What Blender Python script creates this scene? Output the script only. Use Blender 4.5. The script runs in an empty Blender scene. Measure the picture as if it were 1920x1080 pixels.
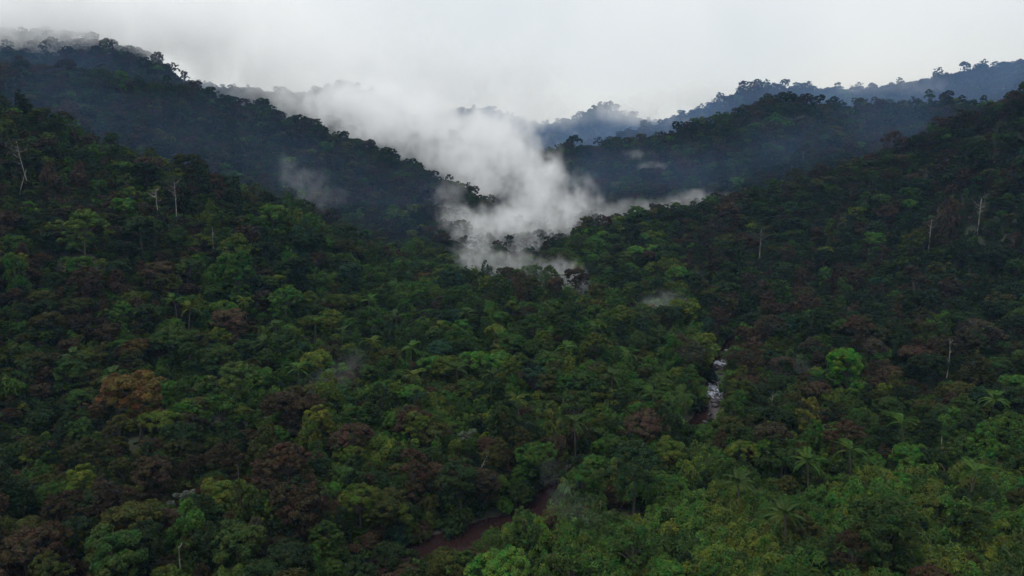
import bpy, math, random
import numpy as np
from mathutils import Vector

# ------------------------------------------------------------------ camera
FOC = 1400.0                      # focal length in pixels of the 1920 px wide photograph
PITCH = math.radians(9.73)
CAM = np.array([0.0, 0.0, 90.0])
scene = bpy.context.scene
col = scene.collection
cam_data = bpy.data.cameras.new('camera')
cam_data.sensor_width = 36.0
cam_data.lens = 36.0 * FOC / 1920.0
cam_data.clip_start = 0.5
cam_data.clip_end = 20000.0
cam = bpy.data.objects.new('camera', cam_data)
cam.location = CAM
cam.rotation_euler = (math.pi / 2 - PITCH, 0, 0)
col.objects.link(cam)
scene.camera = cam

# ------------------------------------------------------------------ sky, sun, exposure
SUN_EL, SUN_AZ = math.radians(62), math.radians(235)
world = bpy.data.worlds.new('World')
scene.world = world
world.use_nodes = True
wn, wl = world.node_tree.nodes, world.node_tree.links
wn.clear()
wout = wn.new('ShaderNodeOutputWorld')
wbg = wn.new('ShaderNodeBackground'); wbg.inputs['Strength'].default_value = 0.1
sky = wn.new('ShaderNodeTexSky'); sky.sky_type = 'NISHITA'; sky.sun_disc = False
sky.sun_elevation = SUN_EL; sky.sun_rotation = SUN_AZ
wtc = wn.new('ShaderNodeTexCoord')
wno = wn.new('ShaderNodeTexNoise'); wno.inputs['Scale'].default_value = 3.0; wno.inputs['Detail'].default_value = 4
wrm = wn.new('ShaderNodeValToRGB')
wrm.color_ramp.elements[0].position = 0.3; wrm.color_ramp.elements[0].color = (6.9, 7.4, 7.8, 1)
wrm.color_ramp.elements[1].position = 0.7; wrm.color_ramp.elements[1].color = (8.5, 8.75, 8.85, 1)
wmx = wn.new('ShaderNodeMix'); wmx.data_type = 'RGBA'; wmx.inputs[0].default_value = 0.88
wl.new(wtc.outputs['Generated'], wno.inputs['Vector'])
wl.new(wno.outputs['Fac'], wrm.inputs['Fac'])
wl.new(sky.outputs['Color'], wmx.inputs[6]); wl.new(wrm.outputs['Color'], wmx.inputs[7])
wsx = wn.new('ShaderNodeSeparateXYZ'); wl.new(wtc.outputs['Generated'], wsx.inputs[0])
wcl = wn.new('ShaderNodeClamp'); wl.new(wsx.outputs['Z'], wcl.inputs['Value'])
wma = wn.new('ShaderNodeMath'); wma.operation = 'MULTIPLY_ADD'; wma.inputs[1].default_value = 0.8; wma.inputs[2].default_value = 0.97
wl.new(wcl.outputs[0], wma.inputs[0])
wsc = wn.new('ShaderNodeVectorMath'); wsc.operation = 'SCALE'
wl.new(wmx.outputs[2], wsc.inputs[0]); wl.new(wma.outputs[0], wsc.inputs['Scale'])   # overcast luminance: zenith brighter than horizon
wl.new(wsc.outputs[0], wbg.inputs['Color']); wl.new(wbg.outputs[0], wout.inputs['Surface'])

sun_data = bpy.data.lights.new('sun', 'SUN')
sun_data.energy = 1.3; sun_data.angle = math.radians(14); sun_data.color = (1.0, 0.96, 0.9)
sun = bpy.data.objects.new('sun', sun_data)
sun.location = (0, 0, 400)
sd = Vector((math.sin(SUN_AZ) * math.cos(SUN_EL), math.cos(SUN_AZ) * math.cos(SUN_EL), math.sin(SUN_EL)))
sun.rotation_euler = sd.to_track_quat('Z', 'Y').to_euler()
col.objects.link(sun)

vs = scene.view_settings
vs.view_transform = 'Standard'; vs.look = 'None'; vs.exposure = 0.0; vs.gamma = 1.0; vs.use_curve_mapping = False
scene.render.engine = 'CYCLES'
cy = scene.cycles
cy.max_bounces = 12; cy.diffuse_bounces = 3; cy.glossy_bounces = 2; cy.transmission_bounces = 3
cy.volume_bounces = 12; cy.transparent_max_bounces = 8
cy.use_denoising = True
cy.denoiser = 'OPENIMAGEDENOISE'
cy.use_adaptive_sampling = False
cy.volume_step_rate = 2.0
cy.volume_max_steps = 256
cy.caustics_reflective = False; cy.caustics_refractive = False

# ------------------------------------------------------------------ helpers
RNG = np.random.default_rng(7)

def ray(px, py):
    u, v = (px - 960) / FOC, (540 - py) / FOC
    return np.array([u, math.cos(PITCH) + v * math.sin(PITCH), v * math.cos(PITCH) - math.sin(PITCH)])

def at_depth(px, py, Y):
    d = ray(px, py)
    return CAM + d * (Y / d[1])

def at_level(px, py, z):
    d = ray(px, py)
    return CAM + d * ((z - CAM[2]) / d[2])

def project(P):
    P = np.atleast_2d(P) - CAM
    c, s = math.cos(PITCH), math.sin(PITCH)
    fw = P[:, 1] * c - P[:, 2] * s
    up = P[:, 1] * s + P[:, 2] * c
    return 960 + FOC * P[:, 0] / fw, 540 - FOC * up / fw, fw

def hash2(ix, iy, seed):
    h = (ix.astype(np.int64) * 374761393 + iy.astype(np.int64) * 668265263 + seed * 1442695041) & 0xffffffff
    h = ((h ^ (h >> 13)) * 1274126177) & 0xffffffff
    h = (h ^ (h >> 16)) & 0xffff
    return h / 65535.0

def vnoise(x, y, seed=0):
    ix, iy = np.floor(x), np.floor(y)
    fx, fy = x - ix, y - iy
    fx = fx * fx * fx * (fx * (fx * 6 - 15) + 10); fy = fy * fy * fy * (fy * (fy * 6 - 15) + 10)
    a, b = hash2(ix, iy, seed), hash2(ix + 1, iy, seed)
    c, d = hash2(ix, iy + 1, seed), hash2(ix + 1, iy + 1, seed)
    return (a * (1 - fx) + b * fx) * (1 - fy) + (c * (1 - fx) + d * fx) * fy

def fbm(x, y, octv=4, seed=0):
    s, a, t = 0, 1.0, 0
    for k in range(octv):
        s = s + a * vnoise(x * 2 ** k + 17.3 * k, y * 2 ** k - 9.1 * k, seed + k); t += a; a *= 0.5
    return s / t

def tag(o, label=None, cat=None, group=None, kind=None):
    if label: o['label'] = label
    if cat: o['category'] = cat
    if group: o['group'] = group
    if kind: o['kind'] = kind
    return o

def mesh_from(name, verts, faces, mats=(), face_mat=None, smooth=False, attrs=None):
    """verts (n,3); faces list of (m,k) int arrays"""
    me = bpy.data.meshes.new(name)
    verts = np.asarray(verts, dtype=np.float32)
    fl = [np.asarray(f, dtype=np.int32) for f in faces if len(f)]
    me.vertices.add(len(verts)); me.vertices.foreach_set('co', verts.ravel())
    nl = sum(f.size for f in fl); nf = sum(len(f) for f in fl)
    me.loops.add(nl); me.loops.foreach_set('vertex_index', np.concatenate([f.ravel() for f in fl]))
    me.polygons.add(nf)
    tot = np.concatenate([np.full(len(f), f.shape[1], np.int32) for f in fl])
    st = np.concatenate([[0], np.cumsum(tot)[:-1]]).astype(np.int32)
    me.polygons.foreach_set('loop_start', st); me.polygons.foreach_set('loop_total', tot)
    for m in mats: me.materials.append(m)
    if face_mat is not None: me.polygons.foreach_set('material_index', np.asarray(face_mat, np.int32))
    if smooth: me.polygons.foreach_set('use_smooth', np.ones(nf, bool))
    for an, (dom, vals) in (attrs or {}).items():
        a = me.attributes.new(an, 'FLOAT', dom); a.data.foreach_set('value', np.asarray(vals, np.float32))
    me.update(calc_edges=True)
    me.validate()
    return me

def obj(name, me, parent=None, loc=None):
    o = bpy.data.objects.new(name, me); col.objects.link(o)
    if parent: o.parent = parent
    if loc is not None: o.location = loc
    return o

# ------------------------------------------------------------------ materials
def new_mat(name):
    m = bpy.data.materials.new(name); m.use_nodes = True
    m.node_tree.nodes.clear()
    return m, m.node_tree.nodes, m.node_tree.links

def leaf_material(name, gloss=0.1, trans=0.2):
    m, n, l = new_mat(name)
    out = n.new('ShaderNodeOutputMaterial')
    at = n.new('ShaderNodeAttribute'); at.attribute_type = 'INSTANCER'; at.attribute_name = 'tint'
    lv = n.new('ShaderNodeAttribute'); lv.attribute_type = 'GEOMETRY'; lv.attribute_name = 'leafvar'
    tc = n.new('ShaderNodeTexCoord')
    no = n.new('ShaderNodeTexNoise'); no.inputs['Scale'].default_value = 0.45; no.inputs['Detail'].default_value = 2
    l.new(tc.outputs['Object'], no.inputs['Vector'])
    hs = n.new('ShaderNodeHueSaturation')
    mr = n.new('ShaderNodeMapRange'); mr.inputs['To Min'].default_value = 0.45; mr.inputs['To Max'].default_value = 1.65
    l.new(lv.outputs['Fac'], mr.inputs['Value'])
    mr2 = n.new('ShaderNodeMapRange'); mr2.inputs['From Min'].default_value = 0.3; mr2.inputs['From Max'].default_value = 0.7
    mr2.inputs['To Min'].default_value = 0.45; mr2.inputs['To Max'].default_value = 0.545
    l.new(no.outputs['Fac'], mr2.inputs['Value'])
    l.new(mr2.outputs[0], hs.inputs['Hue']); l.new(mr.outputs[0], hs.inputs['Value'])
    n3 = n.new('ShaderNodeTexNoise'); n3.inputs['Scale'].default_value = 0.7; n3.inputs['Detail'].default_value = 3     # old and new leaves in one crown
    l.new(tc.outputs['Object'], n3.inputs['Vector'])
    m3 = n.new('ShaderNodeMapRange'); m3.inputs['From Min'].default_value = .4; m3.inputs['From Max'].default_value = .68; m3.inputs['To Max'].default_value = .45
    l.new(n3.outputs['Fac'], m3.inputs['Value'])
    cm = n.new('ShaderNodeMix'); cm.data_type = 'RGBA'; cm.inputs[7].default_value = (.03, .046, .012, 1)
    l.new(m3.outputs[0], cm.inputs[0]); l.new(at.outputs['Color'], cm.inputs[6]); l.new(cm.outputs[2], hs.inputs['Color'])
    p = n.new('ShaderNodeBsdfPrincipled'); p.inputs['Roughness'].default_value = 0.55
    p.inputs['Specular IOR Level'].default_value = gloss
    t = n.new('ShaderNodeBsdfTranslucent')
    mx = n.new('ShaderNodeMixShader'); mx.inputs[0].default_value = trans
    l.new(hs.outputs[0], p.inputs['Base Color']); l.new(hs.outputs[0], t.inputs['Color'])
    l.new(p.outputs[0], mx.inputs[1]); l.new(t.outputs[0], mx.inputs[2]); l.new(mx.outputs[0], out.inputs['Surface'])
    return m

def bark_material(name, c0, c1, scale=1.2):
    m, n, l = new_mat(name)
    out = n.new('ShaderNodeOutputMaterial')
    tc = n.new('ShaderNodeTexCoord'); mp = n.new('ShaderNodeMapping'); mp.inputs['Scale'].default_value = (1, 1, 0.3)
    no = n.new('ShaderNodeTexNoise'); no.inputs['Scale'].default_value = scale; no.inputs['Detail'].default_value = 5
    rp = n.new('ShaderNodeValToRGB'); rp.color_ramp.elements[0].position = 0.35; rp.color_ramp.elements[1].position = 0.65
    rp.color_ramp.elements[0].color = (*c0, 1); rp.color_ramp.elements[1].color = (*c1, 1)
    p = n.new('ShaderNodeBsdfPrincipled'); p.inputs['Roughness'].default_value = 0.85
    l.new(tc.outputs['Object'], mp.inputs[0]); l.new(mp.outputs[0], no.inputs['Vector']); l.new(no.outputs['Fac'], rp.inputs[0])
    l.new(rp.outputs[0], p.inputs['Base Color']); l.new(p.outputs[0], out.inputs['Surface'])
    return m

M_LEAF = leaf_material('leaves')
M_BARK = bark_material('bark', (0.035, 0.028, 0.022), (0.08, 0.065, 0.05))
M_PALE = bark_material('pale_bark', (0.1, 0.09, 0.08), (0.3, 0.27, 0.25), 0.8)
M_CULM = bark_material('bamboo_culm', (0.07, 0.09, 0.03), (0.14, 0.14, 0.06))

def ground_material():
    m, n, l = new_mat('forest_floor')
    out = n.new('ShaderNodeOutputMaterial'); tc = n.new('ShaderNodeTexCoord')
    no = n.new('ShaderNodeTexNoise'); no.inputs['Scale'].default_value = 0.12; no.inputs['Detail'].default_value = 8
    l.new(tc.outputs['Object'], no.inputs['Vector'])
    rp = n.new('ShaderNodeValToRGB'); e = rp.color_ramp.elements
    e[0].position = 0.35; e[0].color = (0.02, 0.016, 0.01, 1); e[1].position = 0.62; e[1].color = (0.024, 0.034, 0.012, 1)
    l.new(no.outputs['Fac'], rp.inputs[0])
    bk = n.new('ShaderNodeAttribute'); bk.attribute_name = 'bank'
    n2 = n.new('ShaderNodeTexNoise'); n2.inputs['Scale'].default_value = 0.6; n2.inputs['Detail'].default_value = 6
    l.new(tc.outputs['Object'], n2.inputs['Vector'])
    r2 = n.new('ShaderNodeValToRGB'); e = r2.color_ramp.elements
    e[0].position = 0.35; e[0].color = (0.025, 0.016, 0.013, 1); e[1].position = 0.7; e[1].color = (0.07, 0.045, 0.035, 1)
    l.new(n2.outputs['Fac'], r2.inputs[0])
    mx = n.new('ShaderNodeMix'); mx.data_type = 'RGBA'
    l.new(bk.outputs['Fac'], mx.inputs[0]); l.new(rp.outputs[0], mx.inputs[6]); l.new(r2.outputs[0], mx.inputs[7])
    p = n.new('ShaderNodeBsdfPrincipled'); p.inputs['Roughness'].default_value = 0.9
    bp = n.new('ShaderNodeBump'); bp.inputs['Strength'].default_value = 0.6; bp.inputs['Distance'].default_value = 0.4
    l.new(n2.outputs['Fac'], bp.inputs['Height']); l.new(bp.outputs[0], p.inputs['Normal'])
    l.new(mx.outputs[2], p.inputs['Base Color']); l.new(p.outputs[0], out.inputs['Surface'])
    return m

def water_material():
    m, n, l = new_mat('river_water')
    out = n.new('ShaderNodeOutputMaterial'); tc = n.new('ShaderNodeTexCoord')
    rap = n.new('ShaderNodeAttribute'); rap.attribute_name = 'rapid'
    mp = n.new('ShaderNodeMapping'); mp.inputs['Scale'].default_value = (1.5, 0.4, 1)
    l.new(tc.outputs['Object'], mp.inputs[0])
    no = n.new('ShaderNodeTexNoise'); no.inputs['Scale'].default_value = 0.8; no.inputs['Detail'].default_value = 7
    no.inputs['Roughness'].default_value = 0.7
    l.new(mp.outputs[0], no.inputs['Vector'])
    ad = n.new('ShaderNodeMath'); ad.operation = 'MULTIPLY_ADD'; ad.inputs[1].default_value = 0.4
    l.new(rap.outputs['Fac'], ad.inputs[0]); l.new(no.outputs['Fac'], ad.inputs[2])
    fo = n.new('ShaderNodeMapRange'); fo.inputs['From Min'].default_value = 0.83; fo.inputs['From Max'].default_value = 1.08
    l.new(ad.outputs[0], fo.inputs['Value'])
    w = n.new('ShaderNodeBsdfPrincipled'); w.inputs['Base Color'].default_value = (0.019, 0.010, 0.009, 1)
    w.inputs['Roughness'].default_value = 0.07; w.inputs['IOR'].default_value = 1.33; w.inputs['Specular IOR Level'].default_value = 0.22
    f = n.new('ShaderNodeBsdfPrincipled'); f.inputs['Base Color'].default_value = (0.5, 0.56, 0.68, 1); f.inputs['Roughness'].default_value = 0.7
    n2 = n.new('ShaderNodeTexNoise'); n2.inputs['Scale'].default_value = 1.6; n2.inputs['Detail'].default_value = 4
    l.new(tc.outputs['Object'], n2.inputs['Vector'])
    bs = n.new('ShaderNodeMath'); bs.operation = 'MULTIPLY_ADD'; bs.inputs[1].default_value = 0.35; bs.inputs[2].default_value = 0.07
    l.new(rap.outputs['Fac'], bs.inputs[0])
    bp = n.new('ShaderNodeBump'); bp.inputs['Distance'].default_value = 0.35
    l.new(bs.outputs[0], bp.inputs['Strength'])
    l.new(n2.outputs['Fac'], bp.inputs['Height']); l.new(bp.outputs[0], w.inputs['Normal']); l.new(bp.outputs[0], f.inputs['Normal'])
    mx = n.new('ShaderNodeMixShader'); l.new(fo.outputs[0], mx.inputs[0]); l.new(w.outputs[0], mx.inputs[1]); l.new(f.outputs[0], mx.inputs[2])
    l.new(mx.outputs[0], out.inputs['Surface'])
    return m

def rock_material():
    m, n, l = new_mat('boulder_rock')
    out = n.new('ShaderNodeOutputMaterial'); tc = n.new('ShaderNodeTexCoord')
    at = n.new('ShaderNodeAttribute'); at.attribute_type = 'INSTANCER'; at.attribute_name = 'tint'
    no = n.new('ShaderNodeTexNoise'); no.inputs['Scale'].default_value = 1.5; no.inputs['Detail'].default_value = 6
    l.new(tc.outputs['Object'], no.inputs['Vector'])
    mr = n.new('ShaderNodeMapRange'); mr.inputs['To Min'].default_value = 0.5; mr.inputs['To Max'].default_value = 1.4
    l.new(no.outputs['Fac'], mr.inputs['Value'])
    hs = n.new('ShaderNodeHueSaturation'); l.new(mr.outputs[0], hs.inputs['Value']); l.new(at.outputs['Color'], hs.inputs['Color'])
    p = n.new('ShaderNodeBsdfPrincipled'); p.inputs['Roughness'].default_value = 0.5
    l.new(hs.outputs[0], p.inputs['Base Color']); l.new(p.outputs[0], out.inputs['Surface'])
    return m

# ------------------------------------------------------------------ terrain
CANOPY = 11.0
def river_points():
    vis = [(560, 1230, -.5), (650, 1130, -.3), (730, 1072, -.1), (800, 1040, 0), (880, 1010, .1), (960, 985, .3), (1015, 962, .6), (1050, 915, 1.0),
           (1130, 866, 1.8), (1230, 832, 2.6), (1300, 800, 3.3), (1332, 766, 4.0), (1341, 735, 5.0), (1348, 690, 6.4), (1360, 660, 7.0), (1385, 638, 7.2)]
    P = [at_level(*v) for v in vis]
    for px, Y, z in [(1410, 372, 7.6), (1360, 405, 8.2), (1230, 430, 9), (1080, 448, 10), (960, 470, 11), (890, 510, 12.5), (890, 590, 17), (960, 720, 26), (1000, 950, 42), (1010, 1500, 75), (1000, 3600, 130)]:
        p = at_depth(px, 500, Y); p[2] = z; P.append(p)
    return np.array(P)
RIV = river_points()
def densify(P, n):
    # Catmull-Rom resample
    out = []
    for i in range(len(P) - 1):
        p0, p1, p2, p3 = P[max(i - 1, 0)], P[i], P[i + 1], P[min(i + 2, len(P) - 1)]
        for k in range(n):
            t = k / n
            out.append(0.5 * ((2 * p1) + (-p0 + p2) * t + (2 * p0 - 5 * p1 + 4 * p2 - p3) * t * t + (-p0 + 3 * p1 - 3 * p2 + p3) * t ** 3))
    out.append(P[-1]); return np.array(out)
RIVD = densify(RIV, 8)
def river_half(py_y):
    # half width along the river by forward distance
    return np.interp(py_y, [120, 165, 182, 195, 235, 255, 300, 318, 340, 375, 450, 800], [4.6, 5.2, 4.2, 2.2, 2.2, 3.4, 3.0, 3.0, 5.0, 1.6, 1.6, 1.4])

def river_dist(x, y):
    """distance to the river line, its water level and half width there"""
    shp = x.shape; x = x.ravel(); y = y.ravel()
    A = RIVD[:-1, :2]; B = RIVD[1:, :2]; D = B - A; L2 = (D ** 2).sum(1)
    best = np.full(x.shape, 1e9); lev = np.zeros_like(best); yy = np.zeros_like(best)
    for i in range(len(A)):
        t = np.clip(((x - A[i, 0]) * D[i, 0] + (y - A[i, 1]) * D[i, 1]) / L2[i], 0, 1)
        d = np.hypot(x - A[i, 0] - t * D[i, 0], y - A[i, 1] - t * D[i, 1])
        k = d < best
        best[k] = d[k]; lev[k] = (RIVD[i, 2] + t * (RIVD[i + 1, 2] - RIVD[i, 2]))[k]; yy[k] = (A[i, 1] + t * D[i, 1])[k]
    return best.reshape(shp), lev.reshape(shp), yy.reshape(shp)

# crest lines read off the photograph: (px, py, forward distance, fall towards camera, fall behind)
RIDGES = {
 'left_spur':  [(-500, 20, 330, .5, .5), (-250, 95, 350, .52, .4), (0, 190, 370, .5, .3), (200, 270, 372, .42, .28), (370, 322, 378, .36, .25), (500, 392, 380, .3, .22), (700, 478, 398, .2, .22), (850, 548, 405, .14, .25), (960, 600, 410, .12, .25)],
 'left_ridge': [(-500, 60, 560, .4, .4), (0, 112, 620, .36, .35), (120, 130, 650, .34, .35), (250, 148, 680, .33, .4), (340, 152, 700, .32, .45), (480, 196, 720, .3, .45), (600, 230, 720, .28, .5), (700, 276, 715, .28, .5), (800, 326, 700, .26, .5), (880, 358, 680, .26, .5), (940, 400, 655, .3, .5), (990, 460, 640, .3, .5)],
 'left_summit': [(-500, 0, 850, .4, .4), (0, 72, 900, .4, .4), (110, 74, 900, .4, .4), (200, 84, 880, .4, .5), (262, 98, 860, .4, .5), (330, 142, 820, .4, .6), (420, 215, 800, .4, .6)],
 'mist_ridge': [(350, 190, 1150, .4, .4), (560, 175, 1130, .4, .4), (630, 165, 1100, .4, .4), (680, 172, 1100, .4, .4), (740, 204, 1080, .4, .4), (820, 246, 1060, .4, .4), (890, 290, 1040, .4, .4), (960, 335, 1000, .4, .4), (1010, 370, 980, .4, .4)],
 'right_spur': [(880, 545, 478, .15, .35), (930, 512, 482, .16, .35), (1000, 475, 500, .2, .4), (1100, 422, 520, .24, .35), (1200, 395, 535, .27, .35), (1280, 380, 540, .3, .35), (1350, 372, 540, .33, .35), (1500, 332, 532, .38, .35), (1640, 292, 525, .42, .35), (1750, 228, 520, .47, .35), (1860, 186, 505, .5, .35), (1920, 162, 490, .5, .35), (2200, 60, 440, .52, .4), (2600, -50, 400, .5, .4)],
 'right_hill': [(980, 310, 920, .22, .4), (1060, 288, 910, .24, .4), (1150, 268, 900, .26, .4), (1240, 255, 880, .27, .4), (1330, 228, 850, .3, .4), (1430, 192, 830, .3, .4), (1550, 203, 830, .3, .4), (1650, 188, 800, .32, .4), (1760, 196, 760, .35, .4), (1900, 190, 740, .35, .4), (2300, 90, 700, .35, .4)],
 'right_ridge': [(1150, 262, 1260, .3, .4), (1240, 236, 1260, .3, .4), (1340, 198, 1250, .32, .4), (1420, 160, 1200, .33, .4), (1500, 165, 1200, .33, .4), (1640, 174, 1200, .33, .4), (1740, 160, 1150, .33, .4), (1830, 130, 1100, .33, .4), (1920, 112, 1050, .35, .4), (2300, 30, 980, .35, .4)],
 'far_knoll':  [(940, 300, 1600, .3, .4), (1000, 268, 1600, .35, .4), (1060, 240, 1600, .35, .4), (1105, 226, 1600, .35, .4), (1160, 244, 1580, .35, .4), (1230, 285, 1560, .35, .4)],
 'far_hill':   [(900, 262, 1950, .35, .4), (980, 246, 1950, .35, .4), (1060, 226, 1900, .35, .4), (1120, 200, 1880, .35, .4), (1170, 214, 1880, .35, .4), (1260, 246, 1880, .35, .4), (1400, 260, 1880, .35, .4)],
 'far_ridge':  [(300, 150, 2500, .4, .4), (600, 190, 2500, .4, .4), (780, 232, 2450, .35, .4), (850, 209, 2450, .35, .4), (905, 207, 2450, .35, .4), (960, 222, 2450, .35, .4), (1040, 250, 2450, .35, .4), (1300, 230, 2450, .35, .4), (1700, 160, 2450, .35, .4), (2200, 120, 2450, .35, .4)],
}
RID = []
for k, pts in RIDGES.items():
    W = np.array([at_depth(p[0], p[1], p[2]) for p in pts])
    RID.append((W[:, 0], W[:, 1], W[:, 2] - (CANOPY if W[0, 1] < 1500 else CANOPY), np.array([p[3] for p in pts]), np.array([p[4] for p in pts])))

def height(x, y):
    shp = np.shape(x); x = np.asarray(x, float).ravel(); y = np.asarray(y, float).ravel()
    rd, rl, ry = river_dist(x, y)
    yfar = np.clip((y - 350) / 500, 0, 1)
    warp = (fbm(x / 90, y / 90, 3, 31) - .5)
    fl = rl + 1.2 + np.clip(rd - river_half(ry), 0, None) * (0.05 + 0.05 * yfar) + np.clip(rd - 120, 0, None) * .08
    hs = [fl]
    for X, Y, Z, sn, sf in RID:
        o = np.argsort(X)
        X, Y, Z, sn, sf = X[o], Y[o], Z[o], sn[o], sf[o]
        xx = x + warp * 30
        yc = np.interp(xx, X, Y); zc = np.interp(xx, X, Z)
        s1 = np.interp(xx, X, sn); s2 = np.interp(xx, X, sf)
        ext = np.clip(X[0] - xx, 0, None) * .5 + np.clip(xx - X[-1], 0, None) * .5
        d = y - yc
        w = 14.0
        dd = np.sqrt(d * d + w * w) - w
        h = zc - np.where(d < 0, s1, s2) * dd - ext
        hs.append(h)
    H = np.stack(hs); k = 5.0
    m = H.max(0)
    h = m + k * np.log(np.exp((H - m) / k).sum(0))
    # subtract the lift that smoothing gives where two are equal, add gullies and knolls on the slopes
    amp = np.clip((h - fl) / 40, 0, 1)
    g = fbm(x / 75 + 3.1, y / 75, 4, 5) - .5
    g2 = np.abs(fbm(x / 130 + 8, y / 130, 3, 12) - .5)
    big = np.clip((y - 300) / 800, 0.45, 1.0)
    h = h + amp * (g * 16 - g2 * 20 + 2.5) * big + (1 - amp) * g * 2.5
    # river channel
    hw = river_half(ry)
    t = np.clip((rd - hw * .75) / (hw * .5 + 2.0), 0, 1); t = t * t * (3 - 2 * t)
    h = np.where(rd < hw * 1.25 + 2, (rl - 0.9) * (1 - t) + h * t, h)
    return h.reshape(shp)

# a table of heights for the many look-ups of the sight test
GX, GY = np.arange(-2150, 2151, 10.0), np.arange(-20, 2761, 10.0)
def height_table():
    gx, gy = np.meshgrid(GX, GY)
    m = np.abs(gx) < .85 * gy + 60
    t = np.zeros(gx.shape); t[m] = height(gx[m], gy[m]); return t
HT = height_table()
def height_fast(x, y):
    fx = np.clip((x - GX[0]) / 10, 0, len(GX) - 1.01); fy = np.clip((y - GY[0]) / 10, 0, len(GY) - 1.01)
    ix, iy = fx.astype(int), fy.astype(int); fx = fx - ix; fy = fy - iy
    return (HT[iy, ix] * (1 - fx) + HT[iy, ix + 1] * fx) * (1 - fy) + (HT[iy + 1, ix] * (1 - fx) + HT[iy + 1, ix + 1] * fx) * fy

def build_terrain():
    ny, nx = 420, 300
    s = np.linspace(0, 1, ny)
    Y = -120 + 220 * s * 1.6 + (3900 - 120) * s ** 3.2
    u = np.linspace(-1.05, 1.05, nx)
    X = u[None, :] * (np.clip(Y, 0, None)[:, None] + 160)
    YY = np.repeat(Y[:, None], nx, 1)
    Z = height(X, YY)
    rd, rl, ry = river_dist(X, YY)
    hw = river_half(ry)
    bank = np.clip(1.1 - (rd - hw) / 2.5, 0, 1) * (YY < 420)
    V = np.stack([X, YY, Z], -1).reshape(-1, 3)
    i = np.arange(ny * nx).reshape(ny, nx)
    F = np.stack([i[:-1, :-1], i[:-1, 1:], i[1:, 1:], i[1:, :-1]], -1).reshape(-1, 4)
    me = mesh_from('terrain', V, [F], [ground_material()], smooth=True, attrs={'bank': ('POINT', bank.ravel())})
    o = obj('terrain', me); tag(o, 'forest floor of the valley rising to wooded hills', kind='structure')
build_terrain()

def build_river():
    P = RIVD[:np.argmax(RIVD[:, 1] > 640)]
    T = np.gradient(P[:, :2], axis=0); T /= np.linalg.norm(T, axis=1)[:, None]
    N = np.stack([-T[:, 1], T[:, 0]], 1)
    hw = river_half(P[:, 1]) * 1.18 + 1.0
    m = 13; s = np.linspace(-1, 1, m)
    # finer along the reach with rapids
    V = np.zeros((len(P), m, 3))
    V[..., 0] = P[:, None, 0] + N[:, None, 0] * hw[:, None] * s; V[..., 1] = P[:, None, 1] + N[:, None, 1] * hw[:, None] * s
    V[..., 2] = P[:, None, 2]
    rapid = np.interp(P[:, 1], [244, 252, 262, 300, 312, 326], [0, .75, 1, 1, .8, 0])
    foam = rapid * np.interp(P[:, 1], [246, 252, 256, 264, 272, 277, 283, 288, 293, 300, 306, 312], [.4, .8, .6, 1, 1.1, .55, .75, .35, .35, .95, .8, .3])
    V[..., 2] += rapid[:, None] * (fbm(V[..., 0] / 2.2, V[..., 1] / 2.2, 3, 77) - .5) * .5
    edge = 1 - np.clip((np.abs(s) - .55) / .45, 0, 1)
    i = np.arange(len(P) * m).reshape(-1, m)
    F = np.stack([i[:-1, :-1], i[:-1, 1:], i[1:, 1:], i[1:, :-1]], -1).reshape(-1, 4)
    me = mesh_from('river', V.reshape(-1, 3), [F], [water_material()], smooth=True,
                   attrs={'rapid': ('POINT', (foam[:, None] * edge[None, :]).ravel())})
    o = obj('river', me); tag(o, 'muddy brown river winding through the forest with white rapids', kind='structure')
build_river()

# ------------------------------------------------------------------ plant prototypes
def tube(P, R, sides=6):
    P = np.asarray(P, float); R = np.asarray(R, float); n = len(P)
    T = np.gradient(P, axis=0); T /= np.linalg.norm(T, axis=1)[:, None] + 1e-9
    ref = np.array([1.0, 0, 0]) if abs(T[0, 0]) < .8 else np.array([0, 1.0, 0])
    A = np.cross(T, ref); A /= np.linalg.norm(A, axis=1)[:, None] + 1e-9
    B = np.cross(T, A)
    a = np.arange(sides) * 2 * math.pi / sides
    V = P[:, None] + R[:, None, None] * (np.cos(a)[None, :, None] * A[:, None] + np.sin(a)[None, :, None] * B[:, None])
    i = np.arange(n * sides).reshape(n, sides); j = np.roll(i, -1, 1)
    F = np.stack([i[:-1], j[:-1], j[1:], i[1:]], -1).reshape(-1, 4)
    return V.reshape(-1, 3), F

def unit(v): return v / (np.linalg.norm(v, axis=-1, keepdims=True) + 1e-9)

def leaves(C, Nrm, L, W, rng, hang=0.0):
    n = len(C)
    r = rng.normal(size=(n, 3)); r[:, 2] -= hang
    t = unit(r - (r * Nrm).sum(1, keepdims=True) * Nrm)
    b = np.cross(Nrm, t)
    L = (L * rng.uniform(.65, 1.3, n))[:, None]; W = (W * rng.uniform(.7, 1.25, n))[:, None]
    dr = -0.12 * L * Nrm
    V = np.stack([C - t * L / 2 + dr, C + b * W / 2, C + t * L / 2 + dr, C - b * W / 2], 1).reshape(-1, 3)
    F = np.arange(4 * n).reshape(n, 4)
    return V, F

def join(parts):
    Vs, Fs, o = [], [], 0
    for V, F in parts:
        Vs.append(V); Fs.append(F + o); o += len(V)
    return np.concatenate(Vs), np.concatenate(Fs)

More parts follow.
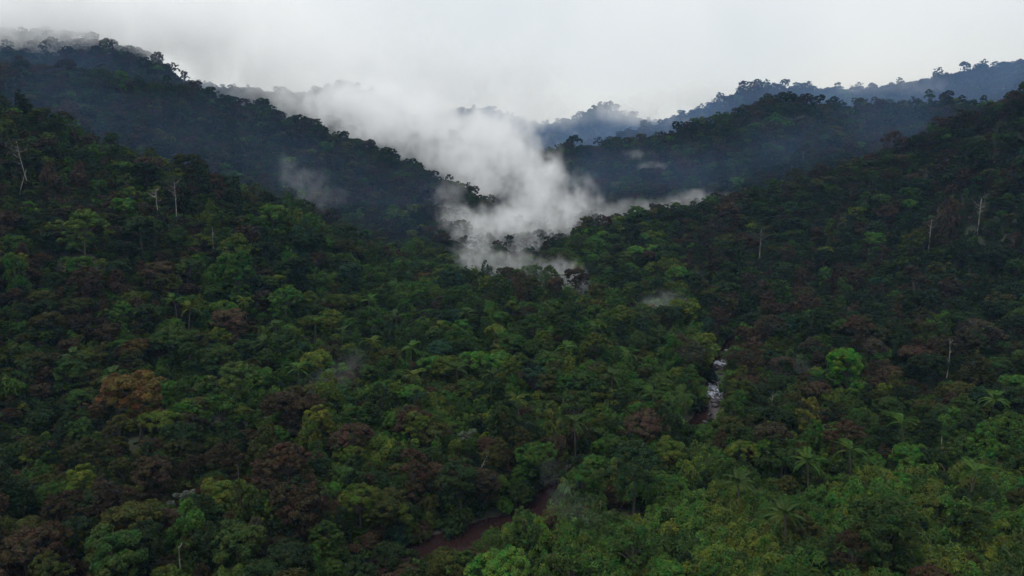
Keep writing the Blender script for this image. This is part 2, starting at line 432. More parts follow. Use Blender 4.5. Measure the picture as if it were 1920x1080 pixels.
def tree_shape(rng, style):
    """lobes of a crown: list of (centre, radius, flatten); heights in metres for scale 1"""
    lobes = []
    if style == 'round':
        top = rng.uniform(11.5, 14); R = rng.uniform(4.0, 5.0)
        zc = top - R * .95
        lobes.append((np.array([0, 0, zc + .3]), R * .72, .85))
        for k in range(rng.integers(8, 12)):
            a = rng.uniform(0, 6.28); e = rng.uniform(-.35, .9); rr = R * rng.uniform(.3, .52)
            d = np.array([math.cos(a) * math.cos(e), math.sin(a) * math.cos(e), math.sin(e) * .85])
            lobes.append((np.array([0, 0, zc]) + d * R * rng.uniform(.6, .85), rr, .8))
        for k in range(rng.integers(5, 8)):      # lower boughs and creepers
            a = rng.uniform(0, 6.28); q = R * rng.uniform(.3, .72)
            lobes.append((np.array([math.cos(a) * q, math.sin(a) * q, zc - R * rng.uniform(.45, 1.15)]), R * rng.uniform(.26, .42), 1.1))
    elif style == 'umbrella':
        top = rng.uniform(12, 14.5); R = rng.uniform(5.4, 6.8)
        for k in range(rng.integers(13, 18)):
            a = rng.uniform(0, 6.28); q = math.sqrt(rng.uniform(0.02, 1)) * R * .85
            z = top - 1.2 - (q / R) ** 2 * 3.2 - rng.uniform(0, 2.2)
            lobes.append((np.array([math.cos(a) * q, math.sin(a) * q, z]), R * rng.uniform(.24, .36), .66))
        for k in range(6):
            a = rng.uniform(0, 6.28); q = R * rng.uniform(.1, .55)
            lobes.append((np.array([math.cos(a) * q, math.sin(a) * q, top - rng.uniform(4.5, 9)]), R * rng.uniform(.2, .32), 1.1))
    elif style == 'draped':
        top = rng.uniform(12, 16); R = rng.uniform(2.6, 3.6)
        n = rng.integers(10, 14)
        for k in range(n):
            f = k / (n - 1); z = 2.0 + f * (top - 4); a = rng.uniform(0, 6.28)
            q = R * (1.0 - .55 * f) * rng.uniform(.2, .8)
            lobes.append((np.array([math.cos(a) * q, math.sin(a) * q, z]), R * rng.uniform(.5, .75) * (1.05 - .3 * f), 1.15))
    elif style == 'tall':
        top = rng.uniform(14, 17); R = rng.uniform(3.4, 4.2)
        n = rng.integers(10, 14)
        for k in range(n):
            f = rng.uniform(0, 1); a = rng.uniform(0, 6.28); z = top - 8.5 + f * 7
            q = R * math.sin(math.pi * (.25 + .6 * f)) * rng.uniform(.25, .8)
            lobes.append((np.array([math.cos(a) * q, math.sin(a) * q, z]), R * rng.uniform(.32, .5), .9))
        for k in range(5):
            a = rng.uniform(0, 6.28); q = R * rng.uniform(.1, .45)
            lobes.append((np.array([math.cos(a) * q, math.sin(a) * q, rng.uniform(2.5, top - 8.5)]), R * rng.uniform(.3, .45), 1.1))
    elif style == 'open':
        top = rng.uniform(12, 15); R = rng.uniform(4.2, 5.6)
        for k in range(rng.integers(10, 14)):
            a = rng.uniform(0, 6.28); q = R * rng.uniform(.25, .95); z = top - 1 - (q / R) * 2.5 - rng.uniform(0, 3.0)
            lobes.append((np.array([math.cos(a) * q, math.sin(a) * q, z]), R * rng.uniform(.18, .3), .7))
    return lobes, top

def crown_geo(rng, lobes, n_leaf, leaf, style):
    rad = np.array([l[1] for l in lobes]); cen = np.array([l[0] for l in lobes]); fla = np.array([l[2] for l in lobes])
    n_cl = 170 if n_leaf > 3000 else 95
    w = rad ** 2; w /= w.sum()
    li = rng.choice(len(lobes), n_cl * 3, p=w)
    d = unit(rng.normal(size=(n_cl * 3, 3))); d[:, 2] = np.where(d[:, 2] < -.35, -d[:, 2], d[:, 2])
    p = cen[li] + d * rad[li][:, None] * np.stack([np.ones(len(li)), np.ones(len(li)), fla[li]], 1) * .86
    # drop clumps buried inside another lobe
    q = (p[:, None] - cen[None]) / (rad[None, :, None] * np.stack([np.ones(len(rad)), np.ones(len(rad)), fla], 1)[None])
    inside = (np.linalg.norm(q, axis=2) < .72).any(1)
    p, d, li = p[~inside][:n_cl], d[~inside][:n_cl], li[~inside][:n_cl]
    rc = rad[li] * rng.uniform(.2, .38, len(li))
    if style == 'open': rc *= 1.25
    w = rc ** 2; w /= w.sum()
    ci = rng.choice(len(p), n_leaf, p=w)
    e = unit(rng.normal(size=(n_leaf, 3)) + d[ci] * .55 + np.array([0, 0, .5]))
    sh = rng.uniform(.6, 1.06, n_leaf) ** .6
    C = p[ci] + e * (rc[ci] * sh)[:, None] * np.array([1, 1, .72])
    if style == 'draped':
        C[:, 2] -= np.abs(rng.normal(size=n_leaf)) * rc[ci] * .9
    Nr = unit(e * .8 + rng.normal(size=(n_leaf, 3)) * .45 + np.array([0, 0, .35]))
    V, F = leaves(C, Nr, leaf, leaf * .55, rng, hang=.5 if style == 'draped' else .15)
    # leaf tone: one value per clump plus one per leaf
    cv = rng.uniform(.15, .85, len(p))
    lv = np.clip(cv[ci] * .65 + rng.uniform(0, .35, n_leaf), 0, 1)
    return V, F, lv

def trunk_geo(rng, lobes, top, r0, style):
    zb = min(l[0][2] for l in lobes)
    fork = max(2.5, np.mean([l[0][2] for l in lobes]) - (1.5 if style in ('umbrella', 'open') else .5) - rng.uniform(0, 2))
    zs = np.linspace(-1.5, fork, 6)
    bx, by = rng.normal(0, .35, 2)
    P = np.stack([bx * np.sin(zs / fork * 2), by * np.sin(zs / fork * 1.6), zs], 1)
    R = np.interp(zs, [-1.5, .5, fork], [r0 * 1.5, r0, r0 * .6])
    parts = [tube(P, R, 7)]
    for c, rr, _ in lobes:
        s = P[-1] if c[2] > fork else P[3]
        mid = (s + c) / 2 + np.array([0, 0, .4])
        parts.append(tube(np.stack([s, mid, c]), np.array([r0 * .42, r0 * .3, r0 * .12]), 4))
    return join(parts)

STYLES = ['round', 'round', 'round', 'round', 'round', 'round', 'umbrella', 'draped', 'draped', 'draped', 'tall', 'tall', 'tall', 'open']
NEAR, MID = [], []       # dicts: crown mesh, trunk mesh, style, top, radius
STUFF = bpy.data.collections.new('forest_prototypes')      # sources for the mass of trees; never linked to the scene
def both(name, Vt, Ft, mat_t, Vc, Fc, lv):
    V = np.concatenate([Vt, Vc]); F = [Ft, Fc + len(Vt)]
    fm = np.concatenate([np.zeros(len(Ft)), np.ones(len(Fc))])
    return mesh_from(name, V, F, [mat_t, M_LEAF], fm, attrs={'leafvar': ('FACE', np.concatenate([np.zeros(len(Ft)), lv]))})
proto_index = {}
def add_stuff(key, me):
    o = bpy.data.objects.new('a%03d_%s' % (len(proto_index), key), me)
    STUFF.objects.link(o); proto_index[key] = len(proto_index)

for i, st in enumerate(STYLES):
    rng = np.random.default_rng(100 + i)
    lobes, top = tree_shape(rng, st)
    Vc, Fc, lv = crown_geo(rng, lobes, {'open': 6000, 'draped': 10000}.get(st, 14000), .42, st)
    Vt, Ft = trunk_geo(rng, lobes, top, .28, st)
    rad = float(np.percentile(np.hypot(Vc[:, 0], Vc[:, 1]), 97))
    NEAR.append(dict(style=st, top=top, rad=rad, crown=mesh_from('crown', Vc, [Fc], [M_LEAF], attrs={'leafvar': ('FACE', lv)}),
                     trunk=mesh_from('trunk', Vt, [Ft], [M_BARK], smooth=True)))
    add_stuff('near%d' % i, both('tree_near', Vt, Ft, M_BARK, Vc, Fc, lv))
    Vc, Fc, lv = crown_geo(rng, lobes, {'open': 1500}.get(st, 2900), .78, st)
    Vt, Ft = trunk_geo(np.random.default_rng(100 + i), lobes, top, .24, st)
    add_stuff('mid%d' % i, both('tree_mid', Vt, Ft, M_BARK, Vc, Fc, lv))

def bamboo_geo(rng, culms=15, per=420, leaf=.62):
    """arching culms; the leaves hang in drooping tufts along the upper half"""
    pc, C, Nr, lv = [], [], [], []
    for k in range(culms):
        a = rng.uniform(0, 6.28); h = rng.uniform(7.5, 14); lean = rng.uniform(.12, .55)
        b = np.array([math.cos(a), math.sin(a), 0]) * rng.uniform(.1, 1.3)
        t = np.linspace(0, 1, 9)
        out = lean * h * (t ** 2.2) * 1.1
        z = h * (t - .36 * t ** 4.5 * (1 + lean))
        P = b + np.stack([math.cos(a) * out, math.sin(a) * out, z], 1); P[0, 2] = -1
        pc.append(tube(P, np.linspace(.07, .02, 9), 4))
        for f in rng.uniform(.42, 1.0, 4):
            n = per // 4
            o = np.array([np.interp(f, t, P[:, j]) for j in range(3)]) + np.array([rng.normal(0, .7), rng.normal(0, .7), rng.normal(0, .3)])
            r = rng.uniform(.7, 1.35); ph = rng.uniform(0, 6.28, n); q = np.sqrt(rng.uniform(0, 1, n))
            C.append(o + np.stack([np.cos(ph) * q * r, np.sin(ph) * q * r, .5 - 1.5 * q ** 2.2 * r + rng.normal(0, .12, n)], 1))
            Nr.append(unit(np.stack([np.cos(ph) * q * .9, np.sin(ph) * q * .9, np.full(n, .75)], 1) + rng.normal(0, .25, (n, 3))))
            lv.append(np.clip(rng.uniform(.2, .75) * .6 + rng.uniform(0, .45, n), 0, 1))
    C = np.concatenate(C); Nr = np.concatenate(Nr)
    V, F = leaves(C, Nr, leaf, leaf * .34, rng, hang=1.8)
    Vt, Ft = join(pc)
    return Vt, Ft, V, F, np.concatenate(lv)
BAMB = []
for i in range(5):
    rng = np.random.default_rng(300 + i)
    Vt, Ft, V, F, lv = bamboo_geo(rng)
    BAMB.append(dict(stem=mesh_from('stems', Vt, [Ft], [M_CULM]), foliage=mesh_from('foliage', V, [F], [M_LEAF], attrs={'leafvar': ('FACE', lv)}), rad=4.2, top=11.0))
    Vt, Ft, V, F, lv = bamboo_geo(rng, 13, 160, .95)
    add_stuff('bamboo%d' % i, both('bamboo', Vt, Ft, M_CULM, V, F, lv))

def frond_geo(rng, L=3.6, droop=.55):
    t = np.linspace(0, 1, 9)
    P = np.stack([L * (t - .18 * t ** 3 * droop), np.zeros(9), L * (.45 * t - (.55 + droop * .5) * t ** 2.1)], 1)
    rv, rf = tube(P, np.linspace(.05, .012, 9), 4)
    V, F, o = [rv], [rf], len(rv)
    n = 26
    for sgn in (-1, 1):
        s = np.linspace(.12, 1, n); q = np.stack([np.interp(s, t, P[:, j]) for j in range(3)], 1)
        ln = (.35 + .75 * np.sin(np.clip(s, 0, 1) * math.pi * .85))[:, None]
        dr = unit(np.stack([np.full(n, .55), np.full(n, sgn * .9), np.full(n, -.42)], 1) + rng.normal(0, .06, (n, 3)))
        wd = np.array([.075, 0, 0.0])
        V.append(np.stack([q - wd * .3, q + dr * ln * .5 - wd, q + dr * ln, q + dr * ln * .5 + wd], 1).reshape(-1, 3))
        F.append(np.arange(4 * n).reshape(n, 4) + o); o += 4 * n
    V = np.concatenate(V); F = np.concatenate(F)
    return V, F
FROND = []
for i in range(4):
    rng = np.random.default_rng(400 + i)
    V, F = frond_geo(rng, rng.uniform(3.2, 4.0), rng.uniform(.4, .9))
    FROND.append(mesh_from('frond', V, [F], [M_LEAF], attrs={'leafvar': ('FACE', rng.uniform(.3, .8, len(F)))}))
PTRUNK = []
for i in range(3):
    rng = np.random.default_rng(420 + i)
    z = np.linspace(-1, 11, 9); bx, by = rng.normal(0, .5, 2)
    V, F = tube(np.stack([bx * (z / 11) ** 2, by * (z / 11) ** 2, z], 1), np.interp(z, [-1, 0, 11], [.26, .2, .14]), 7)
    PTRUNK.append((mesh_from('trunk', V, [F], [M_BARK], smooth=True), bx, by))

def snag_geo(rng, h, r0, branches, spread):
    """pale trunk with bare limbs"""
    z = np.linspace(-1.5, h, 9); bx, by = rng.normal(0, .5, 2)
    P = np.stack([bx * np.sin(z / h * 2.4), by * np.sin(z / h * 2), z], 1)
    parts = [tube(P, np.interp(z, [-1.5, 0, h], [r0 * 1.5, r0, r0 * .35]), 7)]
    tips = []
    for k in range(branches):
        f = rng.uniform(.55, .98); s = np.array([np.interp(f * h, z, P[:, j]) for j in range(3)])
        a = rng.uniform(0, 6.28); L = spread * rng.uniform(.5, 1.0)
        e = s + np.array([math.cos(a) * L, math.sin(a) * L, L * rng.uniform(.3, .8)])
        m = (s + e) / 2 + np.array([math.cos(a) * L * .12, math.sin(a) * L * .12, -L * .08])
        parts.append(tube(np.stack([s, m, e]), np.array([r0 * .4, r0 * .28, r0 * .1]), 5)); tips.append(e)
        for q in range(2):
            g = e + np.array([math.cos(a + rng.normal(0, .8)), math.sin(a + rng.normal(0, .8)), rng.uniform(.2, 1)]) * L * .35
            parts.append(tube(np.stack([m, (m + g) / 2 + rng.normal(0, .1, 3), g]), np.array([r0 * .22, r0 * .15, r0 * .06]), 4)); tips.append(g)
    V, F = join(parts)
    return V, F, np.array(tips), P

def shrub_geo(rng, n=700, leaf=.6):
    lobes = []
    for k in range(6):
        a = rng.uniform(0, 6.28); q = rng.uniform(.2, 1.5)
        lobes.append((np.array([math.cos(a) * q, math.sin(a) * q, rng.uniform(.6, 1.7)]), rng.uniform(.7, 1.2), .8))
    return crown_geo(rng, lobes, n, leaf, 'round')
for i in range(3):
    V, F, lv = shrub_geo(np.random.default_rng(500 + i))
    me = mesh_from('shrub', V, [F], [M_LEAF], attrs={'leafvar': ('FACE', lv)})
    add_stuff('shrub%d' % i, me)

# ------------------------------------------------------------------ where things grow
TINTS = {
 'dark green': (.016, .032, .009), 'mid green': (.034, .066, .012), 'leaf green': (.05, .115, .015), 'yellow-green': (.084, .116, .014),
 'olive green': (.05, .052, .011), 'reddish brown': (.055, .032, .019), 'grey-brown': (.046, .034, .023), 'blue-green': (.019, .052, .026),
 'golden brown': (.1, .06, .014)}
ZONES = {   # weights in the order of TINTS
 'left':  [.27, .17, .07, .08, .14, .20, .05, .01, .01],
 'bench': [.10, .26, .24, .12, .08, .09, .03, .07, .01],
 'right': [.22, .28, .18, .10, .09, .08, .03, .02, .0],
 'rslope': [.42, .11, .04, .02, .1, .2, .09, .02, .0],
 'far':   [.32, .13, .04, .02, .15, .16, .15, .03, .0]}
TN = list(TINTS); TV = np.array([TINTS[k] for k in TN]) * .88

def jitter_grid(x0, x1, y0, y1, s, rng):
    xs = np.arange(x0, x1, s); ys = np.arange(y0, y1, s * .87)
    X, Y = np.meshgrid(xs, ys); X = X + (np.arange(len(ys)) % 2)[:, None] * s * .5
    X = X + rng.uniform(-.36, .36, X.shape) * s; Y = Y + rng.uniform(-.36, .36, Y.shape) * s
    return np.stack([X.ravel(), Y.ravel()], 1)
pts = []
for y0, y1, s in [(75, 330, 5.2), (330, 720, 6.2), (720, 1400, 7.2), (1400, 2700, 9.5)]:
    g = jitter_grid(-.8 * y1 - 40, .8 * y1 + 40, y0, y1, s, RNG)
    g = g[np.abs(g[:, 0]) < .76 * g[:, 1] + 28]
    pts.append(np.concatenate([g, np.full((len(g), 1), s), np.zeros((len(g), 1))], 1))
for y0, y1, s in [(85, 330, 5.2), (330, 760, 5.8), (760, 1350, 8.0)]:      # smaller trees under and between the tall ones
    g = jitter_grid(-.8 * y1 - 40, .8 * y1 + 40, y0, y1, s, RNG)
    g = g[np.abs(g[:, 0]) < .76 * g[:, 1] + 28]
    pts.append(np.concatenate([g, np.full((len(g), 1), s), np.ones((len(g), 1))], 1))
PT = np.concatenate(pts)
X, Y = PT[:, 0], PT[:, 1]
Z = height(X, Y)
rd, rl, ry = river_dist(X, Y)
hw = river_half(ry)
keep = rd > hw + 1.4
# drop trees on slopes that no ray from near the camera reaches
NS = 70
tt = (np.arange(1, NS) / NS) ** .8
hid = np.zeros(len(X), bool)
far = np.where(Y > 300)[0]
for ch in np.array_split(far, 40):
    sx = X[ch][:, None] * tt; sy = Y[ch][:, None] * tt
    sh = height_fast(sx, sy) + 4
    line = CAM[2] + (Z[ch] + 45 - CAM[2])[:, None] * tt
    hid[ch] = (sh > line).any(1)
keep &= ~hid
X, Y, Z, SP, UND = X[keep], Y[keep], Z[keep], PT[keep, 2], PT[keep, 3] > 0
N = len(X)
n1 = fbm(X / 38, Y / 38, 2, 51); n2 = fbm(X / 60 + 5, Y / 60, 2, 61)
# kind of plant
slope_h = Z - np.interp(Y, RIV[:, 1][np.argsort(RIV[:, 1])], RIV[:, 2][np.argsort(RIV[:, 1])])
is_bam = np.zeros(N, bool)
bprob = np.where((Y < 172) & (X > -8), .9, 0) + np.where((Y >= 140) & (Y < 195) & (X > 12) & (X < 60), .62, 0) \
      + np.where((Y < 330) & (Y > 150) & (X > 10), .16, 0) + np.where((Y > 220) & (Y < 430) & (np.abs(X) < 110), .2, 0) + np.where((Y < 250) & (X < -20), .06, 0)
bprob = bprob * np.clip((n1 - .25) * 2.6, np.where((Y < 172) & (X > -8), .6, .15), 1.4)
is_bam = (RNG.uniform(size=N) < bprob) & ~((PT[keep, 3] > 0) & (RNG.uniform(size=N) < .7))
ws = np.array([STYLES.index(s) for s in STYLES])
style_i = RNG.integers(0, len(STYLES), N)
far_m = Y > 450
style_i = np.where(far_m & np.isin(style_i, [7, 8, 9]), RNG.integers(0, 6, N), style_i)
sc = np.clip(np.exp(RNG.normal(-.14, .34, N)), .42, 1.75) * np.interp(SP, [5.2, 6.2, 7.2, 9.5], [.78, .8, .94, 1.15])
sc *= .86 + .3 * n2
sc = np.where(UND, RNG.uniform(.36, .66, N) * np.where(Y > 760, 1.3, 1), np.where(RNG.uniform(size=N) < .025, np.clip(sc * 1.6, 1.3, 1.9), sc))
style_i = np.where(UND & (style_i == STYLES.index('umbrella')), 0, style_i); style_i = np.where(UND & (style_i == STYLES.index('open')), 8, style_i)
sc_b = RNG.uniform(.7, 1.15, N)
zone = np.where(Y > 520, 4, np.where((X > 70 + (Y - 200) * .12) & (Y > 215), 3, np.where((Y > 215) & (X > -130), 1, np.where(X < 0, 0, 2))))
ZW = np.array(list(ZONES.values()))
cum = ZW.cumsum(1) / ZW.sum(1, keepdims=True)
rt = np.clip(RNG.uniform(size=N) * .75 + (n1 - .2) * .4, 0, .9999)
rt = np.where(RNG.uniform(size=N) < .55, RNG.uniform(size=N), rt)
tint_i = (rt[:, None] > cum[zone]).sum(1)
tint_i = np.where(is_bam, np.where(RNG.uniform(size=N) < .55, TN.index('leaf green'), np.where(RNG.uniform(size=N) < .55, TN.index('yellow-green'), TN.index('mid green'))), tint_i)
rot = RNG.uniform(0, 6.28, N)
tops = np.array([NEAR[s]['top'] for s in range(len(STYLES))]); rads = np.array([NEAR[s]['rad'] for s in range(len(STYLES))])
top = np.where(is_bam, 11.0 * sc_b, tops[style_i] * sc); rad = np.where(is_bam, 4.2 * sc_b, rads[style_i] * sc)

# named trees and other singled-out things: their places first, so that the forest leaves room and sight lines
SPECIAL = [  # name, style, tint, px, py of crown middle, forward distance, crown radius m, label
 ('broadleaf_tree', 'round', (.11, .064, .016), 252, 748, 180, 7.8, 'large golden-orange tree standing alone among dark green trees on the left slope'),
 ('broadleaf_tree', 'umbrella', (.085, .055, .018), 185, 758, 184, 4.5, 'smaller dull orange tree just left of the large golden-orange tree'),
 ('broadleaf_tree', 'round', (.062, .165, .012), 1588, 686, 292, 7.4, 'brilliant lime green tree on the dark right bank above the rapids'),
 ('broadleaf_tree', 'tall', (.11, .11, .018), 1518, 766, 250, 4.0, 'small mustard yellow tree below and left of the brilliant lime green tree'),
 ('broadleaf_tree', 'open', (.12, .13, .11), 340, 925, 150, 3.2, 'small tree with silvery white leaves in the dark lower left forest'),
 ('broadleaf_tree', 'umbrella', (.062, .095, .02), 435, 705, 196, 8.0, 'wide flat-topped olive tree right of the large golden-orange tree'),
 ('broadleaf_tree', 'umbrella', (.075, .12, .02), 150, 425, 232, 8.5, 'wide sunny yellow-green tree high on the left slope'),
 ('broadleaf_tree', 'round', (.085, .05, .03), 432, 605, 250, 6.0, 'round russet brown tree above the wide flat-topped olive tree'),
 ('broadleaf_tree', 'umbrella', (.022, .046, .018), 1190, 850, 205, 9.0, 'very broad dark green tree beside the river below the rapids'),
 ('broadleaf_tree', 'draped', (.075, .1, .02), 1040, 800, 222, 5.0, 'tall olive tree hung with climbers in the middle of the valley'),
 ('broadleaf_tree', 'open', (.1, .13, .08), 876, 808, 205, 3.6, 'small pale green tree with white limbs left of mid valley'),
 ('broadleaf_tree', 'umbrella', (.05, .05, .026), 1300, 655, 300, 7.0, 'rust brown wide tree on the left bank beside the rapids'),
 ('broadleaf_tree', 'draped', (.035, .07, .016), 985, 1000, 150, 4.0, 'creeper-hung green tree standing between the two slivers of brown river'),
]
SPECIAL = [s for s in SPECIAL if s[7]]
SNAGS = [  # px, py of trunk foot, py of top, forward distance, leafy, label
 (57, 338, 262, 285, 1, 'tall pale leaning trunk with sparse ragged crown high on left slope'),
 (28, 352, 312, 290, 0, 'short white bare trunk at the left edge below the pale leaning trunk'),
 (402, 470, 425, 300, 0, 'straight pale bare trunk rising from the middle of the left slope'),
 (330, 402, 340, 315, 1, 'bent pale tree with thin branches on the upper left slope'),
 (300, 398, 352, 316, 0, 'many-branched bare grey tree left of the bent pale tree'),
 (1425, 480, 430, 430, 1, 'slender white-trunked tree on the right slope nearest the valley mist'),
 (1739, 488, 410, 400, 1, 'tallest white-trunked tree on the right slope'),
 (1834, 422, 372, 430, 1, 'white-trunked tree uppermost on the right slope'),
 (1769, 715, 635, 262, 0, 'long thin white dead trunk on the lower right slope'),
 (1741, 800, 760, 232, 0, 'white dead trunk below the long thin one on the lower right slope'),
 (1450, 762, 738, 270, 0, 'short white stump trunk right of the rapids'),
 (888, 872, 840, 205, 0, 'leaning bare white stem left of the river bend'),
 (443, 898, 866, 158, 0, 'short whitish trunk showing in dark trees of the lower left'),
 (342, 1078, 1020, 133, 0, 'thin white trunk at the bottom edge left of the river'),
 (1760, 845, 815, 205, 0, 'forked white dead sapling on the lower right'),
 (1505, 300, 280, 760, 0, 'faint white trunk far up on the right hill'),
]
PALMS_PX = [(600, 560, 330), (690, 560, 335), (770, 650, 290), (775, 700, 262), (860, 690, 262), (490, 640, 262), (330, 560, 300), (590, 600, 300), (975, 745, 240), (1080, 790, 228),
            (1480, 962, 152), (1230, 735, 250), (1180, 660, 290), (700, 640, 282), (640, 620, 290), (920, 700, 262), (560, 690, 250), (1060, 650, 290), (820, 610, 310), (740, 590, 320),
            (1290, 735, 255), (1860, 745, 225), (1600, 840, 205), (350, 575, 290), (215, 700, 205), (130, 665, 215), (1700, 790, 222), (1520, 860, 195), (945, 655, 285), (1150, 705, 262),
            (870, 585, 330), (1120, 610, 320), (1820, 880, 172), (460, 560, 310), (520, 610, 285), (1390, 905, 178)]

def on_slope(px, py, off):
    """the first place along a line of sight that is `off` metres above the ground"""
    d = ray(px, py); Yd = np.arange(80, 1500, 1.0); P = CAM + d[None] * (Yd / d[1])[:, None]
    k = np.argmax(P[:, 2] < height_fast(P[:, 0], P[:, 1]) + off)
    return P[k] if k else P[300]
def ground_at(x, y): return float(height(np.array([x]), np.array([y]))[0])
sight = []       # world points that must stay in view, with a clearance radius for trees around their foot
spec_out = []
for nm, st, tint, px, py, Yd, R, lab in SPECIAL:
    k = STYLES.index(st)
    mid_f = {'round': .68, 'umbrella': .82, 'tall': .7, 'draped': .55, 'open': .8}[st]
    c = on_slope(px, py, R / rads[k] * tops[k] * mid_f)
    R = R * c[1] / Yd
    g = ground_at(c[0], c[1]); s = R / rads[k]
    sz = float(np.clip((c[2] - g) / mid_f / tops[k], s * .9, s * 1.15))
    spec_out.append((nm, k, tint, c[0], c[1], g, s, sz, lab))
    sight.append((np.array([c[0], c[1], g + tops[k] * sz * (mid_f - .02)]), R * .95))
snag_out = []
for px, pf, pt_, Yd, leafy, lab in SNAGS:
    f = on_slope(px, pf, 7.0); g = ground_at(f[0], f[1])
    c = at_depth(px, pt_, f[1]); h = max(c[2] - g, 8.0)
    snag_out.append((f[0], f[1], g, h, leafy, lab))
    for q in (.15, .5, .95):
        sight.append((f * (1 - q) + np.array([f[0], f[1], g + h]) * q, .7))
palm_out = []
for i, (px, py, Yd) in enumerate(PALMS_PX):
    c = on_slope(px, py, 13.5); g = ground_at(c[0], c[1]); s = float(np.clip((c[2] - g) / 11.3, .8, 1.4))
    palm_out.append((c[0], c[1], g, s)); sight.append((np.array([c[0], c[1], g + 11 * s]), 2.8))
# stretches of open water seen in the photograph
rivpx = [(850, 1025), (890, 1010), (815, 1042), (870, 1035), (930, 992), (1005, 966), (1030, 950),
         (1328, 792), (1340, 775), (1345, 755), (1335, 740), (1340, 720), (1348, 700), (1352, 685), (1358, 665), (1365, 650), (1375, 640), (1330, 765), (1300, 803), (1350, 745)]
for a, b in rivpx:
    lv_ = float(np.interp(b, [640, 690, 735, 766, 800, 866, 962, 1072], [7.2, 6.4, 5, 4, 3.3, 1.8, .6, -.1]))
    sight.append((at_level(a, b, lv_), .6))
SG = np.array([s[0] for s in sight]); SR = np.array([s[1] for s in sight])

def blocked(x, y, z, tp, r):
    """True where a tree at x,y with top z+tp stands in a kept line of sight; also the free height"""
    free = np.full(len(x), 99.0)
    for P, pr in zip(SG, SR):
        d = P - CAM; L = math.hypot(d[0], d[1]); ux, uy = d[0] / L, d[1] / L
        al = (x - CAM[0]) * ux + (y - CAM[1]) * uy
        ac = np.abs((x - CAM[0]) * -uy + (y - CAM[1]) * ux)
        hit = (ac < r * .8 + pr) & (al < L - .5) & (al > 10)
        lz = CAM[2] + d[2] * np.clip(al - r * .3, 0, None) / L - z - pr * .4
        free = np.where(hit, np.minimum(free, lz), free)
        near = (np.hypot(x - P[0], y - P[1]) < pr + r * .45)
        free = np.where(near & (pr > 1.2), 0, free)
    return free
fr = blocked(X, Y, Z, top, rad)
ok = np.ones(N, bool)
low = fr < top
shrink = np.where(low, fr / top, 1.0)
ok &= shrink > .38
scale = np.where(is_bam, sc_b, sc)
scale = np.where(low, scale * np.clip(shrink, .38, 1), scale)
X, Y, Z, is_bam, style_i, tint_i, rot, scale, top, rad = [a[ok] for a in (X, Y, Z, is_bam, style_i, tint_i, rot, scale, top, rad)]
top = np.where(is_bam, 11.0 * scale, tops[style_i] * scale); rad = np.where(is_bam, 4.2 * scale, rads[style_i] * scale)
N = len(X)
Z = Z - np.where(Y > 430, np.where(Y > 760, -.03, .1) * top, 0)      # far crowns sit low over the broken ground
tint = TV[tint_i] * RNG.uniform(.65, 1.35, (N, 1)) * RNG.uniform(.93, 1.07, (N, 3))

# which trees show largest: paint their outlines into a small picture, nearest first
BW, BH = 480, 270
idb = np.full((BH, BW), -1, np.int32)
crown_mid = np.where(is_bam, .7, .7) * top
pxx, pyy, dep = project(np.stack([X, Y, Z + crown_mid], 1))
prx = FOC * rad / dep / 4; pry = FOC * top * .36 / dep / 4
order = np.argsort(dep)
for i in order:
    if dep[i] > 460: break
    cx, cyy, rx, ryy = pxx[i] / 4, pyy[i] / 4, max(prx[i], .6), max(pry[i], .6)
    x0, x1, y0, y1 = int(max(cx - rx, 0)), int(min(cx + rx + 1, BW)), int(max(cyy - ryy, 0)), int(min(cyy + ryy + 1, BH))
    if x0 >= x1 or y0 >= y1: continue
    sub = idb[y0:y1, x0:x1]
    gx, gy = np.meshgrid(np.arange(x0, x1), np.arange(y0, y1))
    e = (((gx - cx) / rx) ** 2 + ((gy - cyy) / ryy) ** 2 < 1) & (sub < 0)
    sub[e] = i
cnt = np.bincount(idb[idb >= 0], minlength=N)
tree_rank = np.argsort(-np.where(is_bam, 0, cnt))[:288]
bam_rank = np.argsort(-np.where(is_bam, cnt, 0))[:150]
tree_rank = tree_rank[cnt[tree_rank] > 0]; bam_rank = bam_rank[cnt[bam_rank] > 0]
single = np.zeros(N, bool); single[tree_rank] = True; single[bam_rank] = True

# ------------------------------------------------------------------ landmarks for telling trees apart
def pix(x, y, z): 
    a, b, _ = project(np.array([[x, y, z]])); return float(a[0]), float(b[0])
LAND = [('the golden-orange tree', 252, 745), ('the lime green tree', 1588, 686), ('the mustard yellow tree', 1518, 766), ('the white-leaved tree', 340, 925),
        ('the brown river pool', 890, 1015), ('the white rapids', 1340, 740), ('the tallest white-trunked tree', 1739, 450), ('the pale leaning trunk', 57, 300),
        ('the top left sunny tree', 150, 425), ('the russet tree', 432, 605), ('the pale green tree', 876, 808), ('the long dead trunk', 1769, 675),
        ('the bottom right corner', 1920, 1080), ('the bottom left corner', 0, 1080), ('the broad dark riverside tree', 1190, 850)]
HAB = {'round': 'round-topped tree', 'umbrella': 'flat-topped tree', 'draped': 'creeper-draped tree', 'tall': 'tall narrow tree', 'open': 'thin-leaved tree', 'bamboo': 'bamboo clump'}
ORD = ['', 'second ', 'third ', 'fourth ', 'fifth ', 'sixth ', 'seventh ', 'eighth ', 'ninth ', 'tenth ', 'eleventh ', 'twelfth ', 'thirteenth ', 'fourteenth ', 'fifteenth ', 'sixteenth ', 'seventeenth ', 'eighteenth ', 'nineteenth ', 'twentieth ', 'twenty-first ', 'twenty-second ', 'twenty-third ', 'twenty-fourth ']
desc = {}
